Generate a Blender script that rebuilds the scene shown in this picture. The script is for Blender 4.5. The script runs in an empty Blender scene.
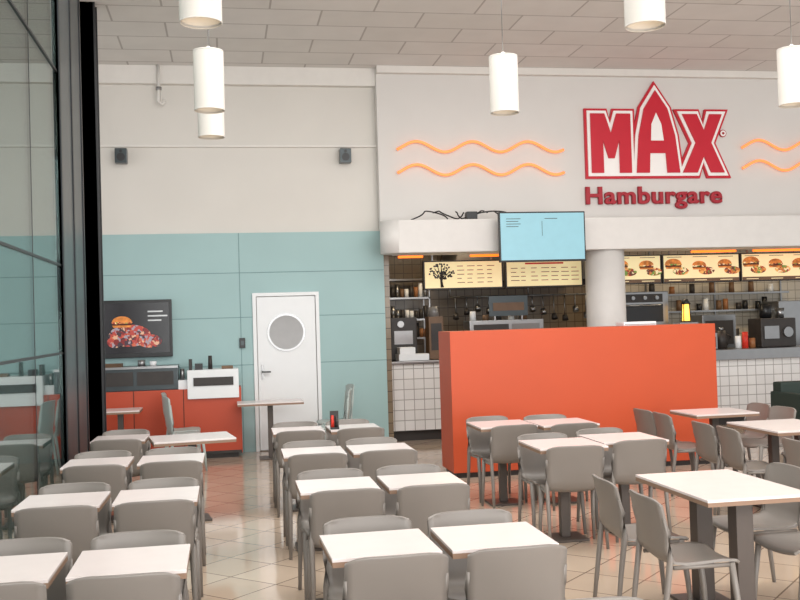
import bpy, bmesh, math, random
from mathutils import Vector, Matrix
random.seed(4)
sc=bpy.context.scene
sc.view_settings.view_transform='Standard'
def lin(c):
    return tuple(((v/255)/12.92 if v/255<=0.04045 else ((v/255+0.055)/1.055)**2.4) for v in c)+(1,)
# ---------------------------------------------------------------- materials
def mat(name,rgb,rough=.5,metal=0,noise=.04,nscale=8,emit=None,estr=0,spec=.5,bump=0):
    m=bpy.data.materials.new(name);m.use_nodes=True
    nt=m.node_tree;b=nt.nodes['Principled BSDF']
    c=lin(rgb)
    tc=nt.nodes.new('ShaderNodeTexCoord');n=nt.nodes.new('ShaderNodeTexNoise');n.inputs['Scale'].default_value=nscale
    n.inputs['Detail'].default_value=4
    nt.links.new(tc.outputs['Object'],n.inputs['Vector'])
    r=nt.nodes.new('ShaderNodeValToRGB')
    r.color_ramp.elements[0].position=.3;r.color_ramp.elements[1].position=.7
    r.color_ramp.elements[0].color=tuple(v*(1-noise) for v in c[:3])+(1,)
    r.color_ramp.elements[1].color=tuple(min(1,v*(1+noise)) for v in c[:3])+(1,)
    nt.links.new(n.outputs['Fac'],r.inputs['Fac']);nt.links.new(r.outputs['Color'],b.inputs['Base Color'])
    b.inputs['Roughness'].default_value=rough;b.inputs['Metallic'].default_value=metal
    b.inputs['Specular IOR Level'].default_value=spec
    if emit:
        b.inputs['Emission Color'].default_value=lin(emit);b.inputs['Emission Strength'].default_value=estr
        if noise>=.15:
            nt.links.new(r.outputs['Color'],b.inputs['Emission Color'])
    return m
def foodmat(name,cols,scale,estr):
    m=bpy.data.materials.new(name);m.use_nodes=True
    nt=m.node_tree;b=nt.nodes['Principled BSDF']
    tc=nt.nodes.new('ShaderNodeTexCoord');v=nt.nodes.new('ShaderNodeTexVoronoi');v.inputs['Scale'].default_value=scale
    n=nt.nodes.new('ShaderNodeTexNoise');n.inputs['Scale'].default_value=scale*.8
    ad=nt.nodes.new('ShaderNodeVectorMath');ad.operation='MULTIPLY_ADD';ad.inputs[1].default_value=(.12,.12,.12)
    nt.links.new(tc.outputs['Object'],n.inputs['Vector']);nt.links.new(n.outputs['Color'],ad.inputs[0]);nt.links.new(tc.outputs['Object'],ad.inputs[2])
    nt.links.new(ad.outputs['Vector'],v.inputs['Vector'])
    sp=nt.nodes.new('ShaderNodeSeparateColor');nt.links.new(v.outputs['Color'],sp.inputs['Color'])
    r=nt.nodes.new('ShaderNodeValToRGB');r.color_ramp.interpolation='CONSTANT'
    el=r.color_ramp.elements
    while len(el)<len(cols): el.new(.5)
    for i,c in enumerate(cols):
        el[i].position=i/len(cols);el[i].color=lin(c)
    nt.links.new(sp.outputs['Red'],r.inputs['Fac']);nt.links.new(r.outputs['Color'],b.inputs['Base Color']);nt.links.new(r.outputs['Color'],b.inputs['Emission Color'])
    b.inputs['Emission Strength'].default_value=estr;b.inputs['Roughness'].default_value=.4
    return m
def tilemat(name,c1,c2,grout,w,h,mortar,rough,rot=(0,0,0),offset=0.0,spec=.5,bump=.2):
    m=bpy.data.materials.new(name);m.use_nodes=True
    nt=m.node_tree;b=nt.nodes['Principled BSDF']
    tc=nt.nodes.new('ShaderNodeTexCoord');mp=nt.nodes.new('ShaderNodeMapping')
    mp.inputs['Rotation'].default_value=rot
    br=nt.nodes.new('ShaderNodeTexBrick');br.offset=offset;br.squash=1
    br.inputs['Scale'].default_value=1
    br.inputs['Brick Width'].default_value=w;br.inputs['Row Height'].default_value=h
    br.inputs['Mortar Size'].default_value=mortar;br.inputs['Mortar Smooth'].default_value=.1
    br.inputs['Color1'].default_value=lin(c1);br.inputs['Color2'].default_value=lin(c2);br.inputs['Mortar'].default_value=lin(grout)
    nt.links.new(tc.outputs['Object'],mp.inputs['Vector']);nt.links.new(mp.outputs['Vector'],br.inputs['Vector'])
    n=nt.nodes.new('ShaderNodeTexNoise');n.inputs['Scale'].default_value=2.5;n.inputs['Detail'].default_value=6
    nt.links.new(tc.outputs['Object'],n.inputs['Vector'])
    mr=nt.nodes.new('ShaderNodeMapRange');mr.inputs['To Min'].default_value=.9;mr.inputs['To Max'].default_value=1.06
    nt.links.new(n.outputs['Fac'],mr.inputs['Value'])
    mx=nt.nodes.new('ShaderNodeVectorMath');mx.operation='SCALE'
    nt.links.new(br.outputs['Color'],mx.inputs[0]);nt.links.new(mr.outputs['Result'],mx.inputs['Scale'])
    nt.links.new(mx.outputs['Vector'],b.inputs['Base Color'])
    b.inputs['Roughness'].default_value=rough;b.inputs['Specular IOR Level'].default_value=spec
    bp=nt.nodes.new('ShaderNodeBump');bp.inputs['Strength'].default_value=bump;bp.inputs['Distance'].default_value=.003;bp.invert=True
    nt.links.new(br.outputs['Fac'],bp.inputs['Height']);nt.links.new(bp.outputs['Normal'],b.inputs['Normal'])
    return m
def glassmat(name,tint,gloss,rough=.02):
    m=bpy.data.materials.new(name);m.use_nodes=True
    nt=m.node_tree;nt.nodes.clear()
    o=nt.nodes.new('ShaderNodeOutputMaterial');mx=nt.nodes.new('ShaderNodeMixShader')
    t=nt.nodes.new('ShaderNodeBsdfTransparent');t.inputs['Color'].default_value=tint
    g=nt.nodes.new('ShaderNodeBsdfGlossy');g.inputs['Roughness'].default_value=rough
    g.inputs['Color'].default_value=(.78,.84,.83,1)
    fr=nt.nodes.new('ShaderNodeLayerWeight');fr.inputs['Blend'].default_value=.3
    mr=nt.nodes.new('ShaderNodeMapRange');mr.inputs['To Min'].default_value=gloss*.4;mr.inputs['To Max'].default_value=gloss
    nt.links.new(fr.outputs['Facing'],mr.inputs['Value']);nt.links.new(mr.outputs['Result'],mx.inputs['Fac'])
    nt.links.new(t.outputs[0],mx.inputs[1]);nt.links.new(g.outputs[0],mx.inputs[2]);nt.links.new(mx.outputs[0],o.inputs['Surface'])
    return m
M={}
M['wall']=mat('cream_paint',(216,212,205),.8,noise=.02,nscale=1.5)
M['wallsign']=mat('offwhite_paint',(215,212,208),.8,noise=.02,nscale=1.5)
M['trimw']=mat('white_trim',(224,220,214),.6,noise=.02)
M['teal']=mat('teal_panel',(156,186,186),.55,noise=.03,nscale=1.2)
M['seam']=mat('panel_seam',(118,146,148),.7)
M['door']=mat('door_white',(230,232,233),.45,noise=.01)
M['black']=mat('black_plastic',(22,22,24),.4)
M['darkmetal']=mat('dark_steel',(34,36,39),.35,metal=.6)
M['glasspost']=mat('smoked_steel',(62,70,73),.3,metal=.3)
M['steel']=mat('brushed_steel',(150,150,150),.3,metal=.9)
M['ceil']=tilemat('ceiling_tiles',(224,221,217),(218,215,210),(182,177,172),1.2,.6,.012,.9,offset=.5,bump=.1)
M['floor']=tilemat('floor_tiles',(196,176,156),(187,166,146),(132,112,97),.42,.42,.006,.09,rot=(0,0,math.radians(45)),spec=.9)
M['wtile']=tilemat('white_wall_tiles',(228,226,224),(222,220,218),(160,156,152),.15,.15,.006,.25,rot=(math.radians(90),0,0))
M['wtilek']=tilemat('kitchen_wall_tiles',(134,118,97),(124,108,89),(84,73,62),.15,.15,.006,.25,rot=(math.radians(90),0,0))
M['wtilek2']=tilemat('kitchen_white_tiles',(210,200,182),(202,192,174),(152,140,122),.15,.15,.006,.25,rot=(math.radians(90),0,0))
M['orange']=mat('orange_laminate',(190,74,34),.5,noise=.03,nscale=2)
M['orange2']=mat('orange_laminate_dark',(184,68,36),.45,noise=.03,nscale=2)
M['tabletop']=mat('white_laminate',(224,213,210),.22,noise=.015)
M['tableedge']=mat('beech_edge',(140,112,92),.5)
M['tableleg']=mat('bronze_grey_steel',(80,70,64),.45)
M['chair']=mat('grey_polypropylene',(127,120,114),.42,noise=.02,nscale=5)
M['chairlight']=mat('pale_polypropylene',(172,182,178),.4,noise=.02)
M['lamp']=mat('lamp_white',(202,197,190),.45,noise=.01)
M['glow']=mat('bulb_glow',(255,240,215),.5,emit=(255,226,180),estr=1.2)
M['red']=mat('sign_red',(196,20,44),.4,noise=.02)
M['redtext']=mat('sign_text_red',(165,28,44),.45,noise=.02)
M['white']=mat('sign_white',(245,243,240),.5,noise=.01)
M['neon']=mat('neon_orange',(255,150,90),.4,emit=(255,135,66),estr=.85)
M['neon2']=mat('neon_amber',(255,150,60),.4,emit=(255,110,20),estr=1.8)
M['screen']=mat('screen_blue',(110,155,165),.3,emit=(160,200,212),estr=.5)
M['tvscreen']=mat('tv_screen_dark',(24,22,26),.25,emit=(50,40,48),estr=.1)
M['soffit']=mat('soffit_white',(218,215,211),.55,noise=.02)
M['column']=mat('column_white',(212,208,204),.5,noise=.02)
M['cream']=mat('menu_cream',(226,212,165),.5,emit=(248,226,172),estr=.42)
M['bun']=mat('bun',(190,115,50),.6,noise=.45,nscale=14,emit=(190,105,40),estr=.4)
M['patty']=mat('patty',(80,38,22),.7)
M['tomato']=mat('tomato',(180,42,28),.5,noise=.3,nscale=30,emit=(180,42,28),estr=.3)
M['food']=foodmat('food_photo',[(190,110,50),(150,40,25),(225,170,90),(95,50,28),(110,140,60),(205,130,60),(235,215,170)],26,.35)
M['foodtv']=foodmat('food_photo_tv',[(170,60,50),(120,30,30),(205,160,130),(60,40,50),(150,140,150),(190,90,60)],22,.3)
M['kwall']=mat('kitchen_ceiling',(110,100,86),.8)
M['kdark']=mat('kitchen_dark',(48,43,40),.5,noise=.12)
M['kbrown']=mat('kitchen_brown',(110,82,58),.5,noise=.12)
M['glass']=glassmat('tinted_glass',(.60,.66,.65,1),.62)
M['port']=mat('porthole_glass',(130,128,126),.15)
M['wood']=mat('warm_wood',(150,100,60),.5,noise=.12)
M['yellow']=mat('heat_lamp_glow',(255,210,110),.5,emit=(255,190,80),estr=2.0)
M['green']=mat('dark_green_upholstery',(40,54,48),.6)
# ---------------------------------------------------------------- mesh builder
class B:
    def __init__(s): s.bm=bmesh.new();s.mats=[]
    def mi(s,m):
        m=M[m]
        if m not in s.mats:s.mats.append(m)
        return s.mats.index(m)
    def _fin(s,faces,m,smooth=False):
        i=s.mi(m)
        for f in faces:
            f.material_index=i;f.smooth=smooth
    def box(s,x0,x1,y0,y1,z0,z1,m,bevel=0):
        pre=set(s.bm.faces)
        r=bmesh.ops.create_cube(s.bm,size=1)
        vs=r['verts']
        for v in vs:
            v.co=Vector(((x0+x1)/2+v.co.x*(x1-x0),(y0+y1)/2+v.co.y*(y1-y0),(z0+z1)/2+v.co.z*(z1-z0)))
        if bevel:
            es=list(set(e for v in vs for e in v.link_edges))
            bmesh.ops.bevel(s.bm,geom=es,offset=bevel,segments=2,affect='EDGES',profile=.7)
        s._fin([f for f in s.bm.faces if f not in pre],m);return s
    def cyl(s,p0,p1,r0,r1,m,seg=20,caps=True):
        p0=Vector(p0);p1=Vector(p1);d=p1-p0
        mt=Matrix.Translation((p0+p1)/2)@d.to_track_quat('Z','Y').to_matrix().to_4x4()
        r=bmesh.ops.create_cone(s.bm,cap_ends=caps,segments=seg,radius1=r0,radius2=r1,depth=d.length,matrix=mt)
        fs=set(f for v in r['verts'] for f in v.link_faces)
        i=s.mi(m)
        for f in fs:
            f.material_index=i;f.smooth=len(f.verts)==4
        return s
    def prism(s,pts,y0,y1,m):
        """polygon in XZ extruded along Y"""
        a=[s.bm.verts.new((x,y0,z)) for x,z in pts];b=[s.bm.verts.new((x,y1,z)) for x,z in pts]
        fs=[s.bm.faces.new(a),s.bm.faces.new(b[::-1])]
        n=len(pts)
        for i in range(n): fs.append(s.bm.faces.new((a[i],b[i],b[(i+1)%n],a[(i+1)%n])))
        s._fin(fs,m);return s
    def tube(s,path,r,m,seg=8,rs=None):
        path=[Vector(p) for p in path];rings=[]
        for i,p in enumerate(path):
            d=(path[min(i+1,len(path)-1)]-path[max(i-1,0)]).normalized()
            q=d.to_track_quat('Z','Y').to_matrix()
            rr=rs[i] if rs else r
            rings.append([s.bm.verts.new(p+q@Vector((math.cos(2*math.pi*k/seg)*rr,math.sin(2*math.pi*k/seg)*rr,0))) for k in range(seg)])
        fs=[]
        for a,b in zip(rings,rings[1:]):
            for k in range(seg): fs.append(s.bm.faces.new((a[k],a[(k+1)%seg],b[(k+1)%seg],b[k])))
        fs.append(s.bm.faces.new(rings[0][::-1]));fs.append(s.bm.faces.new(rings[-1]))
        s._fin(fs,m,True);return s
    def shell(s,grid,t,m):
        """grid of points -> thick smooth shell"""
        tmp=[[Vector(p) for p in row] for row in grid];R=len(tmp);C=len(tmp[0])
        def nrm(i,j):
            a=tmp[min(i+1,R-1)][j]-tmp[max(i-1,0)][j];b=tmp[i][min(j+1,C-1)]-tmp[i][max(j-1,0)]
            return a.cross(b).normalized()
        top=[[s.bm.verts.new(tmp[i][j]+nrm(i,j)*t/2) for j in range(C)] for i in range(R)]
        bot=[[s.bm.verts.new(tmp[i][j]-nrm(i,j)*t/2) for j in range(C)] for i in range(R)]
        fs=[]
        for i in range(R-1):
            for j in range(C-1):
                fs.append(s.bm.faces.new((top[i][j],top[i+1][j],top[i+1][j+1],top[i][j+1])))
                fs.append(s.bm.faces.new((bot[i][j],bot[i][j+1],bot[i+1][j+1],bot[i+1][j])))
        es=[]
        loop=[(0,j) for j in range(C)]+[(i,C-1) for i in range(1,R)]+[(R-1,j) for j in range(C-2,-1,-1)]+[(i,0) for i in range(R-2,0,-1)]
        for (a,b),(c,d) in zip(loop,loop[1:]+loop[:1]):
            es.append(s.bm.faces.new((top[a][b],top[c][d],bot[c][d],bot[a][b])))
        s._fin(fs,m,True);s._fin(es,m,False);return s
    def mesh(s,name):
        bmesh.ops.recalc_face_normals(s.bm,faces=s.bm.faces[:])
        me=bpy.data.meshes.new(name);s.bm.to_mesh(me);s.bm.free()
        for m in s.mats: me.materials.append(m)
        return me
    def obj(s,name,loc=(0,0,0),rotz=0):
        o=bpy.data.objects.new(name,s.mesh(name));sc.collection.objects.link(o);o.location=loc;o.rotation_euler[2]=rotz
        return o
def inst(name,me,loc,rotz=0,scale=(1,1,1)):
    o=bpy.data.objects.new(name,me);sc.collection.objects.link(o);o.location=loc;o.rotation_euler[2]=rotz;o.scale=scale;return o
# ---------------------------------------------------------------- room shell
D=14.1;CZ=5.35
B().box(-7,13,-3,18,-.1,0,'floor').obj('floor')
B().box(-7,13,-3,18,CZ,CZ+.1,'ceil').obj('ceiling')
B().box(-7,2.25,D,D+.15,0,CZ,'wall').obj('wall_back')
b=B();b.box(-7,2.25,D-.05,D,4.24,4.27,'trimw').box(-7,2.25,D-.12,D,5.1,CZ,'trimw').obj('trim_1')
# teal panelling with seams
b=B();b.box(-7,.39,D-.04,D,0,3.04,'teal').box(1.32,2.26,D-.04,D,0,3.04,'teal').box(.39,1.32,D-.04,D,2.2,3.04,'teal')
for z in (1.2,1.86,2.48): b.box(-7,.39,D-.043,D-.02,z,z+.01,'seam').box(1.32,2.26,D-.043,D-.02,z,z+.01,'seam')
b.box(.39,1.32,D-.043,D-.02,2.48,2.49,'seam')
for x in (-3.4,.22): b.box(x,x+.01,D-.043,D-.02,0,3.04,'seam')
b.obj('wall_panelling')
# door
b=B();E=D-.002
b.box(.392,.44,D-.07,E,0.001,2.198,'door').box(1.27,1.318,D-.07,E,0.001,2.198,'door').box(.44,1.27,D-.07,E,2.15,2.198,'door')
b.box(.45,1.26,D-.05,E,.012,2.14,'door',bevel=.004)
b.cyl((.85,D-.065,1.64),(.85,D-.03,1.64),.265,.265,'steel',40).cyl((.85,D-.075,1.64),(.85,D-.05,1.64),.235,.235,'port',40)
b.box(.495,.52,D-.07,D-.04,1.0,1.2,'steel').cyl((.505,D-.06,1.1),(.505,D-.12,1.1),.012,.012,'black').box(.505,.62,D-.13,D-.11,1.09,1.11,'black')
b.box(.98,1.06,D-.056,D-.04,.03,.12,'steel')
b.obj('door_1')
# sign wall
SY=13.9
B().box(2.25,13,SY,SY+.2,2.9,CZ,'wallsign').obj('wall_sign')
B().box(2.2,13,SY-.1,SY,CZ-.1,CZ,'trimw').box(2.2,2.25,SY-.0,D-.05,3.05,CZ-.1,'wallsign').obj('trim_3')
b=B();b.box(2.35,13,13.3,SY-.002,2.67,3.12,'soffit',bevel=.02);b.cyl((2.36,13.53,2.672),(2.36,13.53,3.118),.225,.225,'soffit',32)
b.obj('service_soffit')
B().cyl((5.40,13.62,0),(5.40,13.62,2.67),.28,.28,'column',40).cyl((5.40,13.62,0),(5.40,13.62,.12),.3,.3,'steel',40).obj('round_column')
# kitchen shell
B().box(2.1,6.9,16.6,16.75,0,3.2,'wtilek').box(6.9,13,16.6,16.75,0,3.2,'wtilek2').obj('wall_kitchen')
B().box(2.26,2.34,14.1,16.6,0,3.0,'wtilek').obj('wall_passage')
B().box(2.36,13,14.25,16.58,3.0,3.05,'kwall').obj('ceiling_kitchen')
# counter
b=B()
b.box(2.36,13,14.35,14.95,.15,1.12,'wtile').box(2.36,13,14.42,14.95,0,.15,'kdark')
b.box(2.36,5.0,14.3,15.0,1.12,1.16,'steel',bevel=.008)
b.box(5.0,13,14.28,15.0,1.0,1.16,'steel',bevel=.008)
b.obj('service_counter')
# glass partition
GX=-1.42
b=B();b.box(GX-.01,GX+.01,1.0,9.19,.06,CZ,'glass').obj('window_1')
b=B()
for z in (.0,1.545,2.32,4.04): b.box(GX-.02,GX+.02,1.0,9.2,z,z+(.08 if z==0 else .02),'darkmetal')
for y in (4.6,7.9): b.box(GX-.012,GX+.012,y,y+.012,0,CZ,'darkmetal')
b.box(GX-.03,GX+.03,9.2,10.6,0,CZ,'glasspost')
for y in (9.2,9.9,10.55): b.box(GX-.04,GX+.04,y,y+.06,0,CZ,'darkmetal')
b.obj('window_frame')
b=B();b.box(-1.6,-1.33,11.3,11.5,0,CZ,'darkmetal').box(-1.62,-1.31,11.3,11.315,0,CZ,'black').box(-1.62,-1.31,11.485,11.5,0,CZ,'black');b.box(-1.64,-1.29,11.28,11.52,0,.04,'darkmetal');b.obj('steel_column')
# ---------------------------------------------------------------- sign
def px2w(p): return (5.29+(p[0]-587)*.01543, 3.81+(173-p[1])*.0153)
def offset(pts,d):
    n=len(pts);area=sum(pts[i][0]*pts[(i+1)%n][1]-pts[(i+1)%n][0]*pts[i][1] for i in range(n))
    sgn=1 if area>0 else -1;out=[]
    for i in range(n):
        a=Vector(pts[i-1]);b_=Vector(pts[i]);c=Vector(pts[(i+1)%n])
        d1=(b_-a).normalized();d2=(c-b_).normalized()
        n1=Vector((d1.y,-d1.x))*sgn;n2=Vector((d2.y,-d2.x))*sgn
        mm=(n1+n2)
        if mm.length<.1: mm=n1
        mm.normalize();k=d/max(.55,mm.dot(n1))
        out.append(tuple(b_+mm*k))
    return out
LM=[(590,172),(590,115),(604,115),(610,134),(616,115),(630,115),(630,172),(618,172),(618,141),(613,158),(607,158),(602,141),(602,172)]
LA=[(635,172),(638,136),(644,110),(656,92),(668,110),(675,136),(679,172),(666,172),(665,153),(649,153),(648,172)]
LX=[(683,115),(698,115),(705,131),(711,115),(724,115),(712,143),(725,172),(711,172),(704,156),(697,172),(682,172),(696,143)]
LAhull=[(635,172),(638,136),(644,110),(656,92),(668,110),(675,136),(679,172)]
CA=[(650,141),(651,125),(656,114),(661,125),(663,141)]
b=B()
W=[[px2w(p) for p in L] for L in (LM,LA,LX)]
Wo=[[px2w(p) for p in L] for L in ([(590,172),(590,115),(604,115),(610,130),(616,115),(630,115),(630,172)],LAhull,LX)]
for k,L in enumerate(Wo):
    b.prism(offset(L,.08),SY-.04-.001*k,SY-.001,'red')
    b.prism(offset(L,.045),SY-.06-.001*k,SY-.01,'white')
for L in W: b.prism(L,SY-.085,SY-.02,'red')
b.prism([px2w(p) for p in CA],SY-.09,SY-.03,'white')
b.cyl((7.44,SY-.03,4.42),(7.44,SY-.001,4.42),.055,.055,'redtext').cyl((7.44,SY-.035,4.42),(7.44,SY-.002,4.42),.043,.043,'white').cyl((7.44,SY-.04,4.42),(7.44,SY-.003,4.42),.02,.02,'redtext')
b.obj('restaurant_logo_sign')
def text(body,name,loc,size,m,bev=0,ext=.02,rot=(math.pi/2,0,0),width=None):
    c=bpy.data.curves.new(name,'FONT');c.body=body;c.size=size;c.bevel_depth=bev;c.bevel_resolution=1;c.extrude=ext;c.space_character=1.08
    o=bpy.data.objects.new('tmp',c);sc.collection.objects.link(o);bpy.context.view_layer.update()
    dg=bpy.context.evaluated_depsgraph_get();me=bpy.data.meshes.new_from_object(o.evaluated_get(dg));bpy.data.objects.remove(o)
    me.materials.clear();me.materials.append(M[m])
    for p in me.polygons: p.material_index=0
    if width:
        xs=[v.co.x for v in me.vertices];k=width/(max(xs)-min(xs));x0=min(xs)
        for v in me.vertices: v.co.x=(v.co.x-x0)*k
    o=bpy.data.objects.new(name,me);sc.collection.objects.link(o);o.location=loc;o.rotation_euler=rot
    return o
text('Hamburgare','sign_lettering',(5.24,SY-.035,3.38),.345,'redtext',.011,.02,width=2.14)
def wave(x0,x1,z,name,amp=.075,per=.82):
    n=60;pts=[(x0+(x1-x0)*i/n,SY-.06,z+amp*math.sin(2*math.pi*((x1-x0)*i/n)/per-.6)) for i in range(n+1)]
    bb=B();bb.tube(pts,.02,'neon')
    for i in range(4,n,14): bb.cyl((pts[i][0],SY-.06,pts[i][2]),(pts[i][0],SY-.003,pts[i][2]),.012,.012,'white',8)
    bb.obj(name)
wave(2.46,4.92,4.21,'neon_wave_light');wave(2.46,4.92,3.88,'neon_wave_light')
wave(7.72,10.2,4.24,'neon_wave_light');wave(7.72,10.2,3.93,'neon_wave_light')
for x in (-1.32,1.74):
    bb=B();bb.box(-.08,.08,-.14,0,-.1,.1,'glasspost',bevel=.01).cyl((0,-.145,-.02),(0,-.13,-.02),.055,.055,'black',20).cyl((0,-.145,.06),(0,-.13,.06),.02,.02,'black',12).box(-.02,.02,0,.048,-.03,.03,'black')
    bb.obj('wall_speaker',(x,D-.05,4.1))
B().tube([(-.80,D-.16,5.34),(-.80,D-.16,4.85),(-.76,D-.16,4.8),(-.72,D-.16,4.86)],.025,'trimw').cyl((-.8,D-.16,5.0),(-.8,D-.16,5.04),.04,.04,'steel').obj('ceiling_pipe')
B().box(.20,.28,D-.07,D-.045,1.44,1.58,'black',bevel=.005).box(.22,.26,D-.075,D-.06,1.48,1.54,'glasspost').obj('light_switch')
# TV
b=B();b.box(-1.64,-.70,D-.14,D-.08,1.36,2.14,'black',bevel=.01).box(-1.60,-.74,D-.145,D-.12,1.42,2.10,'tvscreen').box(-1.3,-1.0,D-.09,D-.045,1.6,1.9,'black')
yy=D-.146
def ell(cx,cz,a,c,n=20): return [(cx+a*math.cos(2*math.pi*i/n),cz+c*math.sin(2*math.pi*i/n)) for i in range(n)]
def burger(b,x,z,s,y):
    top=[(x+s*math.cos(math.pi*i/10),z+.2*s+.6*s*math.sin(math.pi*i/10)) for i in range(11)]
    b.prism(top,y-.006,y,'bun')
    b.prism([(x-1.05*s,z+.2*s),(x-1.0*s,z+.04*s),(x-.5*s,z-.0*s),(x+.1*s,z+.06*s),(x+.6*s,z),(x+1.05*s,z+.06*s),(x+1.05*s,z+.2*s)],y-.0075,y,'food')
    b.prism([(x-.98*s,z+.06*s),(x-.98*s,z-.14*s),(x+.98*s,z-.14*s),(x+.98*s,z+.06*s)],y-.006,y,'patty')
    b.prism([(x-.98*s,z-.14*s),(x-.85*s,z-.36*s),(x+.85*s,z-.36*s),(x+.98*s,z-.14*s)],y-.006,y,'bun')
b.prism(ell(-1.26,1.66,.28,.15),yy-.006,yy,'foodtv');b.prism(ell(-1.0,1.58,.16,.09),yy-.007,yy,'foodtv');b.prism(ell(-1.46,1.58,.1,.08),yy-.007,yy,'foodtv')
burger(b,-1.36,1.82,.13,yy-.006)
for i,w in enumerate((.2,.26,.18)): b.box(-1.02,-1.02+w,yy-.003,yy+.01,1.97-i*.06,1.99-i*.06,'steel')
b.obj('wall_television')
# menu monitor
b=B();b.box(3.68,4.90,13.02,13.08,2.50,3.18,'black',bevel=.008).box(3.70,4.88,13.012,13.05,2.525,3.16,'screen')
b.box(4.2,4.4,13.08,13.299,2.75,2.95,'black')
for i in range(4): b.box(3.78,3.98-.03*(i%2),13.008,13.03,3.08-i*.035,3.088-i*.035,'glasspost')
b.box(4.32,4.5,13.008,13.03,3.08,3.088,'glasspost').box(4.28,4.285,13.008,13.03,2.85,3.05,'glasspost')
b.obj('hanging_monitor')
# cables above soffit
b=B()
for k in range(5):
    x=2.55+k*.28+random.random()*.1
    pts=[(x+.5*t+.05*math.sin(9*t+k),13.5+.05*math.cos(7*t+k),3.14+.11*abs(math.sin(3.1*t+k))) for t in [i/14 for i in range(15)]]
    b.tube(pts,.01,'black',6)
b.box(3.35,3.5,13.45,13.6,3.122,3.24,'black',bevel=.01)
b.obj('cable_bundle')
# pendants
b=B()
b.cyl((0,0,0),(0,0,.43),.11,.11,'lamp',40,caps=False).cyl((0,0,0.012),(0,0,.43),.102,.102,'lamp',40,caps=False)
b.cyl((0,0,.425),(0,0,.435),.11,.11,'lamp',40).cyl((0,0,.10),(0,0,.115),.1,.1,'glow',32)
b.tube([(.108*math.cos(a),.108*math.sin(a),.0) for a in [i*math.pi/18 for i in range(37)]],.004,'lamp',6)
b.cyl((0,0,.435),(0,0,.47),.02,.012,'lamp',12).cyl((0,0,.45),(0,0,CZ-3.33-.02),.004,.004,'steel',8).cyl((0,0,CZ-3.33-.04),(0,0,CZ-3.33),.05,.05,'lamp',20)
pm=b.mesh('pendant_lamp')
for x,y in ((-.08,5.26),(-.065,7.4),(-.065,8.45),(2.17,7.41),(2.32,5.14),(4.38,7.05)): inst('pendant_lamp',pm,(x,y,3.33))
# ---------------------------------------------------------------- orange box
b=B();b.box(2.44,5.58,10.75,11.35,.06,1.615,'orange',bevel=.006).box(2.48,5.54,10.79,11.31,0,.06,'kdark');b.obj('orange_partition_counter')
B().box(4.55,4.95,10.95,11.2,1.615,1.66,'door',bevel=.006).box(4.56,4.94,10.94,11.19,1.63,1.635,'steel').obj('paper_stack')
# ---------------------------------------------------------------- chairs & tables
def chair(depth,h=.78,w=.22,m='chair'):
    b=B();hd=depth/2
    prof=[(hd,.425),(hd-.02,.44),(hd-.10,.447),(0,.44),(-hd+.12,.437),(-hd+.06,.445),(-hd+.02,.475),(-hd,.52),(-hd-.012,.60),(-hd-.03,.68),(-hd-.045,h-.03),(-hd-.05,h-.008),(-hd-.051,h)]
    ws=[.88,.94,.97,.97,.95,.95,.96,.97,.99,1,1,.985,.95]
    g=[]
    for (y,z),k in zip(prof,ws):
        row=[]
        for j in range(13):
            s=-1+j/6
            up=max(0,min(1,(z-.46)/.1))
            yy=y+.035*up*s*s
            zz=z-(.02*(1-up))*(1-s*s)+ .0
            if z>h-.02: zz-=.02*abs(s)**6
            row.append((s*w*k,yy,zz))
        g.append(row)
    b.shell(g,.014,m)
    for sx in (-1,1):
        b.tube([(sx*w*.93,hd-.05,.43),(sx*w*.95,hd-.02,.2),(sx*w*.98,hd-.005,0)],.015,m,8,rs=[.019,.016,.012])
        b.tube([(sx*w*.985,-hd+.0,h-.1),(sx*w*.985,-hd+.025,.6),(sx*w*.97,-hd+.03,.47),(sx*w*.97,-hd+.0,.25),(sx*w*1.0,-hd-.03,0)],.015,m,8,rs=[.008,.012,.018,.016,.012])
        b.tube([(sx*w*.93,hd-.05,.42),(sx*w*.93,-hd+.05,.42)],.012,m,6)
    return b.mesh('dining_chair')
cs=chair(.33);cl=chair(.42);cf=chair(.42,.92,m='chairlight')
def ctab(w,d,two=False,lw=.035):
    b=B();b.box(-w/2,w/2,-d/2,d/2,.735,.75,'tabletop',bevel=.003).box(-w/2+.001,w/2-.001,-d/2+.001,d/2-.001,.712,.735,'tableedge')
    for y in ((-d/4,d/4) if two else (0,)):
        b.box(-lw,lw,y-lw,y+lw,.02,.71,'tableleg',bevel=.004)
        b.box(-.15,.15,y-.15,y+.15,0,.018,'tableleg',bevel=.004);b.box(-.12,.12,y-.12,y+.12,.70,.712,'tableleg')
    return b.mesh('cafe_table')
def j(a=.02): return random.uniform(-a,a)
tm=ctab(.48,.5)
for ri,y in enumerate((4.25,5.95,7.63,9.3,2.57)):
    for ci,x in enumerate((-.965,-.42,.66,1.19)):
        if ri==3 and ci==1: continue
        inst('cafe_table',tm,(x,y+.25,0),j(.02))
        inst('dining_chair',cs,(x+.01+j(.015),y-.14+.21,0),j(.04))
        inst('dining_chair',cs,(x+j(.015),y+.5+.22-.21,0),math.pi+j(.04))
# side table
inst('cafe_table',ctab(.72,.6),(-.32,9.35,0),.15)
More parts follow.
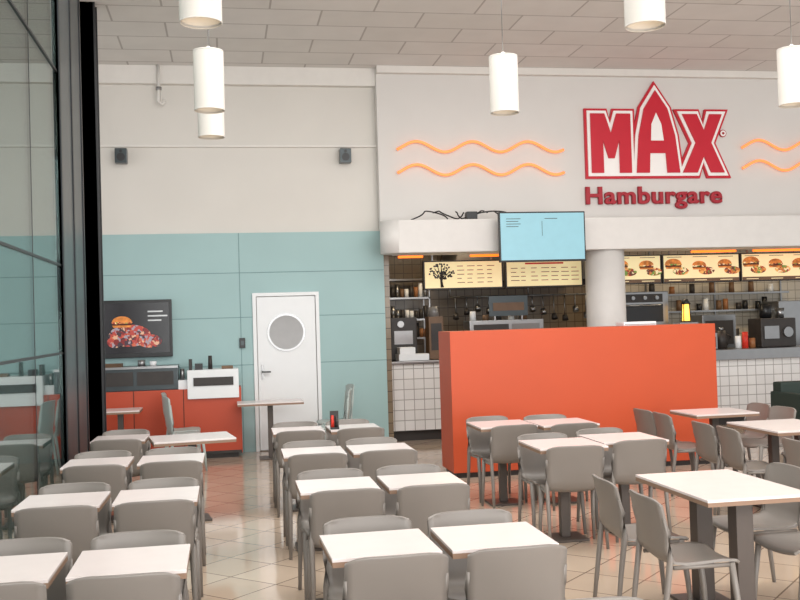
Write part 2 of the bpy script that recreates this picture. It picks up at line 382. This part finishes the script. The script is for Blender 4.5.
# right group
t2=ctab(.62,.95,True,.05);inst('cafe_table',t2,(2.81,5.44,0))
for y in (5.12,5.70): inst('dining_chair',cl,(2.44,y+.0,0),-math.pi/2+j(.08))
for y in (5.2,5.75): inst('dining_chair',cl,(3.2,y,0),math.pi/2+j(.08))
t3=ctab(.54,.6)
for x,y in ((2.60,7.58),(3.17,7.74),(2.56,9.2),(3.12,9.1)):
    inst('cafe_table',t3,(x,y,0),j(.02))
    inst('dining_chair',cs,(x+j(),y-.22,0),j(.1));inst('dining_chair',cs,(x+j(),y+.26,0),math.pi+j(.1))
t4=ctab(.66,.6);t4b=ctab(.66,.85,True)
for x,y in ((4.83,9.4),(4.78,8.0),(4.83,6.6)):
    inst('cafe_table',t4b if y==8.0 else t4,(x,y,0))
    for dy in (-.2,.26): inst('dining_chair',cl,(x-.42,y+dy,0),-math.pi/2+j(.08)); inst('dining_chair',cl,(x+.42,y+dy,0),math.pi/2+j(.08))
# far group
t5=ctab(.85,.5);inst('cafe_table',t5,(.565,13.25,0))
inst('dining_chair',cf,(1.42,13.35,0),math.pi/2+.1);inst('dining_chair',cf,(1.30,12.6,0),math.pi/2-.1)
inst('dining_chair',cf,(-.55,13.15,0),-math.pi/2);inst('dining_chair',cf,(-.5,12.6,0),-math.pi/2+.2)
inst('cafe_table',ctab(.5,.5),(-1.3,12.9,0));inst('dining_chair',cf,(-1.75,12.9,0),-math.pi/2)
# upholstered booth at the right
b=B();b.box(7.0,8.6,11.3,11.9,.12,.46,'green',bevel=.03).box(7.0,8.6,11.8,12.0,.12,.82,'green',bevel=.03).box(6.96,7.08,11.3,12.0,.12,.7,'green',bevel=.03)
for x in (7.1,8.5):
    for y in (11.4,11.9): b.cyl((x,y,0),(x,y,.13),.02,.025,'black',10)
b.obj('booth_bench')
# tray station
b=B();b.box(-1.75,.2,13.55,14.02,.06,.93,'orange2',bevel=.005).box(-1.7,.15,13.6,14.0,0,.06,'kdark')
b.box(-1.75,-.62,13.6,14.02,.93,1.24,'glasspost',bevel=.01).box(-.5,.17,13.5,13.95,.80,1.18,'door',bevel=.01).box(-.42,.1,13.485,13.5,.97,1.08,'kdark')
b.box(-1.7,-1.2,13.59,13.6,1.0,1.18,'kdark').box(-1.15,-.68,13.59,13.6,1.0,1.18,'kdark').box(-1.75,-.62,13.58,14.02,1.22,1.25,'steel')
b.cyl((-.2,13.7,1.18),(-.2,13.7,1.36),.03,.025,'kdark').box(-.4,-.3,13.6,13.75,1.18,1.26,'black').box(-.05,.1,13.6,13.75,1.18,1.22,'kbrown')
b.box(-.48,-.44,13.6,13.8,1.18,1.32,'kdark').box(-.62,-.5,13.6,13.95,.93,1.05,'door').cyl((-.57,13.7,1.05),(-.57,13.7,1.2),.03,.03,'steel')
for i in range(4): b.box(-1.6,-1.35,13.65,13.9,1.25+.012*i,1.258+.012*i,'kbrown')
b.cyl((-1.1,13.75,1.25),(-1.1,13.75,1.33),.05,.05,'steel').cyl((-.95,13.75,1.25),(-.95,13.75,1.31),.04,.05,'door')
b.box(-1.74,.19,13.54,13.551,.0601,.10,'kdark').box(-.56,-.55,13.545,13.551,.1,.93,'patty').box(-1.2,-1.19,13.545,13.551,.1,.93,'patty')
b.obj('tray_return_station')
# ---------------------------------------------------------------- menu boards
def board(x0,x1,z0,z1,kind):
    b=B();y=14.2
    b.box(x0,x1,y,y+.1,z0,z1,'kdark',bevel=.006).box(x0+.02,x1-.02,y-.008,y+.05,z0+.02,z1-.02,'cream')
    for x in (x0+.15,x1-.15): b.box(x-.01,x+.01,y+.06,y+.09,z1-.01,2.999,'steel')
    yy=y-.008;w=x1-x0;zc=(z0+z1)/2
    if kind=='tree':
        b.tube([(x0+.27,yy-.004,z0+.03),(x0+.26,yy-.004,zc-.05),(x0+.27,yy-.004,zc+.08)],.02,'kdark',6,rs=[.028,.018,.008])
        for a in range(7):
            an=math.radians(15+a*25)
            b.tube([(x0+.265,yy-.004,zc-.08),(x0+.265+.13*math.cos(an),yy-.004,zc+.02+.12*math.sin(an))],.006,'kdark',5)
        for i in range(60):
            a=random.random()*6.28;r=random.random()**.5*.16
            cx=x0+.265+r*math.cos(a)*1.2;cz=zc+.045+r*math.sin(a)*.75
            b.cyl((cx,yy-.006,cz),(cx,yy,cz),.015,.015,'kdark',6)
        for i in range(5):
            for k in range(4): b.box(x0+.5+k*.15,x0+.5+k*.15+random.uniform(.06,.12),yy-.003,yy+.004,z1-.09-i*.06,z1-.08-i*.06,'kbrown')
    elif kind=='text':
        b.box(x0+.3,x1-.3,yy-.003,yy+.004,z1-.08,z1-.055,'tomato')
        for i in range(4):
            for k in range(7): b.box(x0+.08+k*.155,x0+.08+k*.155+random.uniform(.06,.13),yy-.003,yy+.004,z1-.14-i*.06,z1-.13-i*.06,'kbrown')
    else:
        n=kind
        b.box(x0+.02,x1-.02,yy-.002,yy+.004,z0+.02,z0+.07,'kbrown')
        for i in range(n):
            cx=x0+(i+.5)*w/n;s=random.uniform(.10,.135)
            b.prism(ell(cx+.08,zc-.04,.13,.06),yy-.004,yy,'food')
            burger(b,cx-.04,zc+.02+random.uniform(-.01,.04),s,yy-.001)
            b.box(cx-.12,cx+.08,yy-.003,yy+.004,z0+.035,z0+.045,'cream')
            b.box(cx-.14,cx+.1,yy-.003,yy+.004,z1-.05,z1-.042,'kdark')
    b.obj('menu_board')
board(2.86,4.05,2.19,2.61,'tree');board(4.09,5.28,2.19,2.61,'text')
board(5.72,6.53,2.2,2.64,2);board(6.55,7.81,2.2,2.64,3);board(7.83,9.06,2.2,2.64,3);board(9.08,10.3,2.2,2.64,3)
b=B()
for x0,x1 in ((2.45,2.8),(3.5,4.1),(6.9,7.6),(7.9,9.4)): b.box(x0,x1,13.9,13.96,2.64,2.67,'neon2')
b.obj('neon_strip_light')
# ---------------------------------------------------------------- kitchen things
b=B()
for z in (1.45,1.75,2.1,2.4): b.box(2.4,3.3,15.9,16.4,z,z+.03,'steel')
for k,z in enumerate((1.48,1.78,2.13)):
    for i in range(11): 
        x=2.47+.077*i;h=random.uniform(.12,.25)
        b.cyl((x,16.0,z),(x,16.0,z+h),.033,.036,random.choice(('kdark','wood','door','kbrown','steel','kdark')),12)
for x in (2.4,3.28): b.box(x,x+.02,15.9,15.92,0,2.6,'steel').box(x,x+.02,16.38,16.4,0,2.6,'steel')
b.obj('kitchen_shelf')
b=B();b.prism([(3.5,2.3),(3.7,2.98),(5.7,2.98),(5.88,2.3)],15.3,16.5,'steel');b.box(3.5,5.88,15.25,15.3,2.24,2.34,'darkmetal')  # hood added to darken the kitchen with its shadow; carries the utensil rail
b.tube([(3.5,15.4,2.1),(5.88,15.4,2.1)],.012,'steel')
for x in (3.52,4.8,5.86): b.tube([(x,15.4,2.1),(x,15.4,2.32)],.01,'steel',6)
for i in range(13):
    x=3.6+i*.18;l=random.uniform(.15,.35)
    b.tube([(x,15.4,2.1),(x,15.39,2.1-l)],.008,'steel',6).cyl((x,15.37,2.1-l-.06),(x,15.4,2.1-l+.02),.05,.04,random.choice(('steel','kdark')),12)
b.obj('shade_hood')
b=B()
for i in range(12):
    x=3.6+i*.2;h=random.uniform(.15,.45);m=random.choice(('kdark','steel','kbrown','black','door'))
    if i%2: b.box(x,x+.17,15.7,16.0,1.12,1.12+h,m,bevel=.008)
    else: b.cyl((x+.08,15.8,1.12),(x+.08,15.8,1.12+h),.08,.075,m,16)
b.box(3.4,13,15.6,16.5,0,1.1,'steel').box(3.38,13,15.58,16.55,1.08,1.12,'steel')
for i in range(12):
    x=7.2+i*.33;h=random.uniform(.15,.4);m=random.choice(('kdark','steel','kbrown','black','door'))
    b.cyl((x+.08,15.9,1.12),(x+.08,15.9,1.12+h),.09,.08,m,16)
b.box(7.9,8.5,15.65,16.2,1.12,1.7,'steel',bevel=.01).box(7.95,8.45,15.64,15.65,1.2,1.6,'kdark').box(9.3,10.0,15.65,16.2,1.12,1.9,'steel',bevel=.01)
b.obj('kitchen_worktop')
b=B();b.box(7.3,9.9,16.3,16.58,1.75,1.78,'steel').box(7.3,9.9,16.3,16.58,2.05,2.08,'steel')
for i in range(20):
    x=7.36+i*.125;z=1.78 if i%3 else 2.08;h=random.uniform(.1,.22);b.cyl((x,16.42,z),(x,16.42,z+h),.05,.045,random.choice(('kdark','steel','kbrown','black','door','wood')),12)
for x in (7.3,8.6,9.88): b.box(x,x+.02,16.55,16.585,1.6,2.3,'steel')
b.obj('wall_shelf')
b=B();b.box(5.95,6.95,14.9,15.5,1.55,2.1,'steel',bevel=.01).box(6.05,6.85,14.88,14.9,1.62,1.9,'black').box(6.05,6.85,14.885,14.9,1.93,2.06,'kdark').box(6.0,6.9,14.96,15.45,1.165,1.55,'kdark')
for i in range(4): b.cyl((6.15+.2*i,14.86,2.0),(6.15+.2*i,14.89,2.0),.03,.03,'steel',12)
b.tube([(6.1,14.84,1.88),(6.8,14.84,1.88)],.012,'steel');b.obj('kitchen_oven')
b=B();b.box(3.6,4.75,14.5,14.9,1.165,1.72,'steel',bevel=.01).box(3.66,4.2,14.49,14.5,1.22,1.66,'kdark').box(4.25,4.68,14.49,14.5,1.22,1.66,'port').box(3.9,4.5,14.48,14.49,1.78,2.08,'glasspost').box(3.96,4.44,14.47,14.48,1.86,1.98,'kbrown')
for x in (3.98,4.4): b.box(x,x+.02,14.49,14.51,1.7,1.85,'steel')
for i in range(5): b.cyl((3.7+i*.2,14.7,1.72),(3.7+i*.2,14.7,1.72+random.uniform(.08,.2)),.05,.045,('door','kbrown','kdark')[i%3],12)
b.obj('display_cabinet')
b=B();b.box(2.5,2.95,14.4,14.73,1.165,1.26,'door',bevel=.005).box(2.52,2.75,14.42,14.7,1.26,1.36,'door',bevel=.005).obj('napkin_boxes')
b=B();b.box(2.45,2.85,14.76,14.98,1.165,1.8,'kdark',bevel=.02).box(2.5,2.78,14.75,14.76,1.4,1.6,'steel').cyl((2.6,14.74,1.7),(2.6,14.77,1.7),.05,.05,'steel').obj('coffee_machine')
b=B();b.box(3.0,3.22,14.6,14.9,1.165,1.8,'kbrown',bevel=.01).box(3.03,3.19,14.59,14.6,1.3,1.7,'kdark').cyl((3.11,14.75,1.8),(3.11,14.75,1.95),.08,.06,'port').obj('juice_dispenser')
b=B();b.box(5.75,5.9,14.5,14.7,1.165,1.7,'kdark',bevel=.01).box(5.77,5.88,14.49,14.5,1.4,1.6,'screen').obj('order_terminal')
b=B();b.box(8.3,8.9,14.5,14.9,1.165,1.62,'kdark',bevel=.02).box(8.35,8.6,14.48,14.5,1.3,1.5,'steel').cyl((8.75,14.46,1.4),(8.75,14.5,1.4),.08,.08,'steel').cyl((8.5,14.7,1.62),(8.5,14.7,1.85),.09,.09,'black').cyl((8.75,14.7,1.62),(8.75,14.7,1.78),.06,.07,'steel').obj('drinks_machine')
b=B();b.box(6.95,7.25,14.5,14.75,1.165,1.6,'steel',bevel=.01).box(6.98,7.2,14.49,14.5,1.2,1.5,'kdark')
b.cyl((7.1,14.6,1.6),(7.1,14.6,1.62),.09,.09,'black').cyl((7.1,14.6,1.62),(7.1,14.6,1.88),.065,.05,'yellow').cyl((7.1,14.6,1.88),(7.1,14.6,1.96),.08,.03,'black')
for a in range(4): b.tube([(7.1+.075*math.cos(a*1.57+.6),14.6+.075*math.sin(a*1.57+.6),1.61),(7.1+.06*math.cos(a*1.57+.6),14.6+.06*math.sin(a*1.57+.6),1.89)],.008,'black',6)
b.obj('table_lantern')
b=B();b.cyl((7.7,14.65,1.165),(7.7,14.65,1.45),.09,.07,'kdark').cyl((7.7,14.65,1.45),(7.7,14.65,1.5),.04,.04,'steel').tube([(7.78,14.65,1.4),(7.86,14.65,1.35),(7.8,14.65,1.22)],.012,'kdark').obj('coffee_pot')
b=B();b.box(7.36,7.56,14.5,14.75,1.165,1.42,'steel',bevel=.01).box(7.39,7.53,14.49,14.5,1.2,1.36,'kdark').obj('bread_toaster')
b=B()
for i,(x,h) in enumerate(((7.93,.2),(8.05,.26),(8.17,.16))): b.cyl((x,14.55,1.165),(x,14.55,1.16+h),.05,.045,('door','tomato','wood')[i],14)
b.obj('cup_stack')
# condiment stand on a table
b=B();b.box(-.04,.04,-.03,.03,0,.02,'black').cyl((-.02,0,.02),(-.02,0,.13),.018,.012,'tomato').cyl((.022,0,.02),(.022,0,.12),.018,.014,'kdark').box(-.04,.04,.02,.028,.02,.17,'kdark').obj('condiment_stand',(1.0,9.42,.75))
# ---------------------------------------------------------------- lights
w=bpy.data.worlds.new('World');sc.world=w;w.use_nodes=True
w.node_tree.nodes['Background'].inputs[0].default_value=(.94,.97,1,1);w.node_tree.nodes['Background'].inputs[1].default_value=1.05
def area(name,loc,target,sx,sy,p,c=(1,1,1)):
    l=bpy.data.lights.new(name,'AREA');l.shape='RECTANGLE';l.size=sx;l.size_y=sy;l.energy=p;l.color=c
    o=bpy.data.objects.new(name,l);sc.collection.objects.link(o);o.location=loc
    o.rotation_euler=(Vector(target)-Vector(loc)).to_track_quat('-Z','Y').to_euler();return o
area('rear_fill',(2,-2.5,4.2),(2.5,13,3.6),10,2,470,(1,.99,.97))  # added fill behind the camera, no window is built there
area('ceiling_fill',(3,-1.5,1.2),(3,9,5.35),10,2,380,(1,.99,.97))  # added unseen fill, aimed up to brighten the ceiling
area('overhead_fill',(2.5,7.3,5.25),(2.5,7.4,0),8,5,440,(1,.985,.96))  # added top fill below the closed ceiling, not an opening in it
for x in (3.4,6.6,9.0): area('kitchen_lamp',(x,15.1,2.95),(x,15.1,0),1.2,.4,20,(1,.78,.5))
# ---------------------------------------------------------------- camera
th=math.radians(10);r=math.radians(1.7);p=math.atan(.021)
F=Vector((math.sin(th)*math.cos(p),math.cos(th)*math.cos(p),math.sin(p)));R=Vector((math.cos(th),-math.sin(th),0));U=R.cross(F)
R2=R*math.cos(r)-U*math.sin(r);U2=U*math.cos(r)+R*math.sin(r)
cam=bpy.data.cameras.new('camera');cam.sensor_width=36;cam.lens=1000/800*36
o=bpy.data.objects.new('camera',cam);sc.collection.objects.link(o)
mt=Matrix((R2,U2,-F)).transposed().to_4x4();mt.translation=Vector((0,0,1.75));o.matrix_world=mt
sc.camera=o
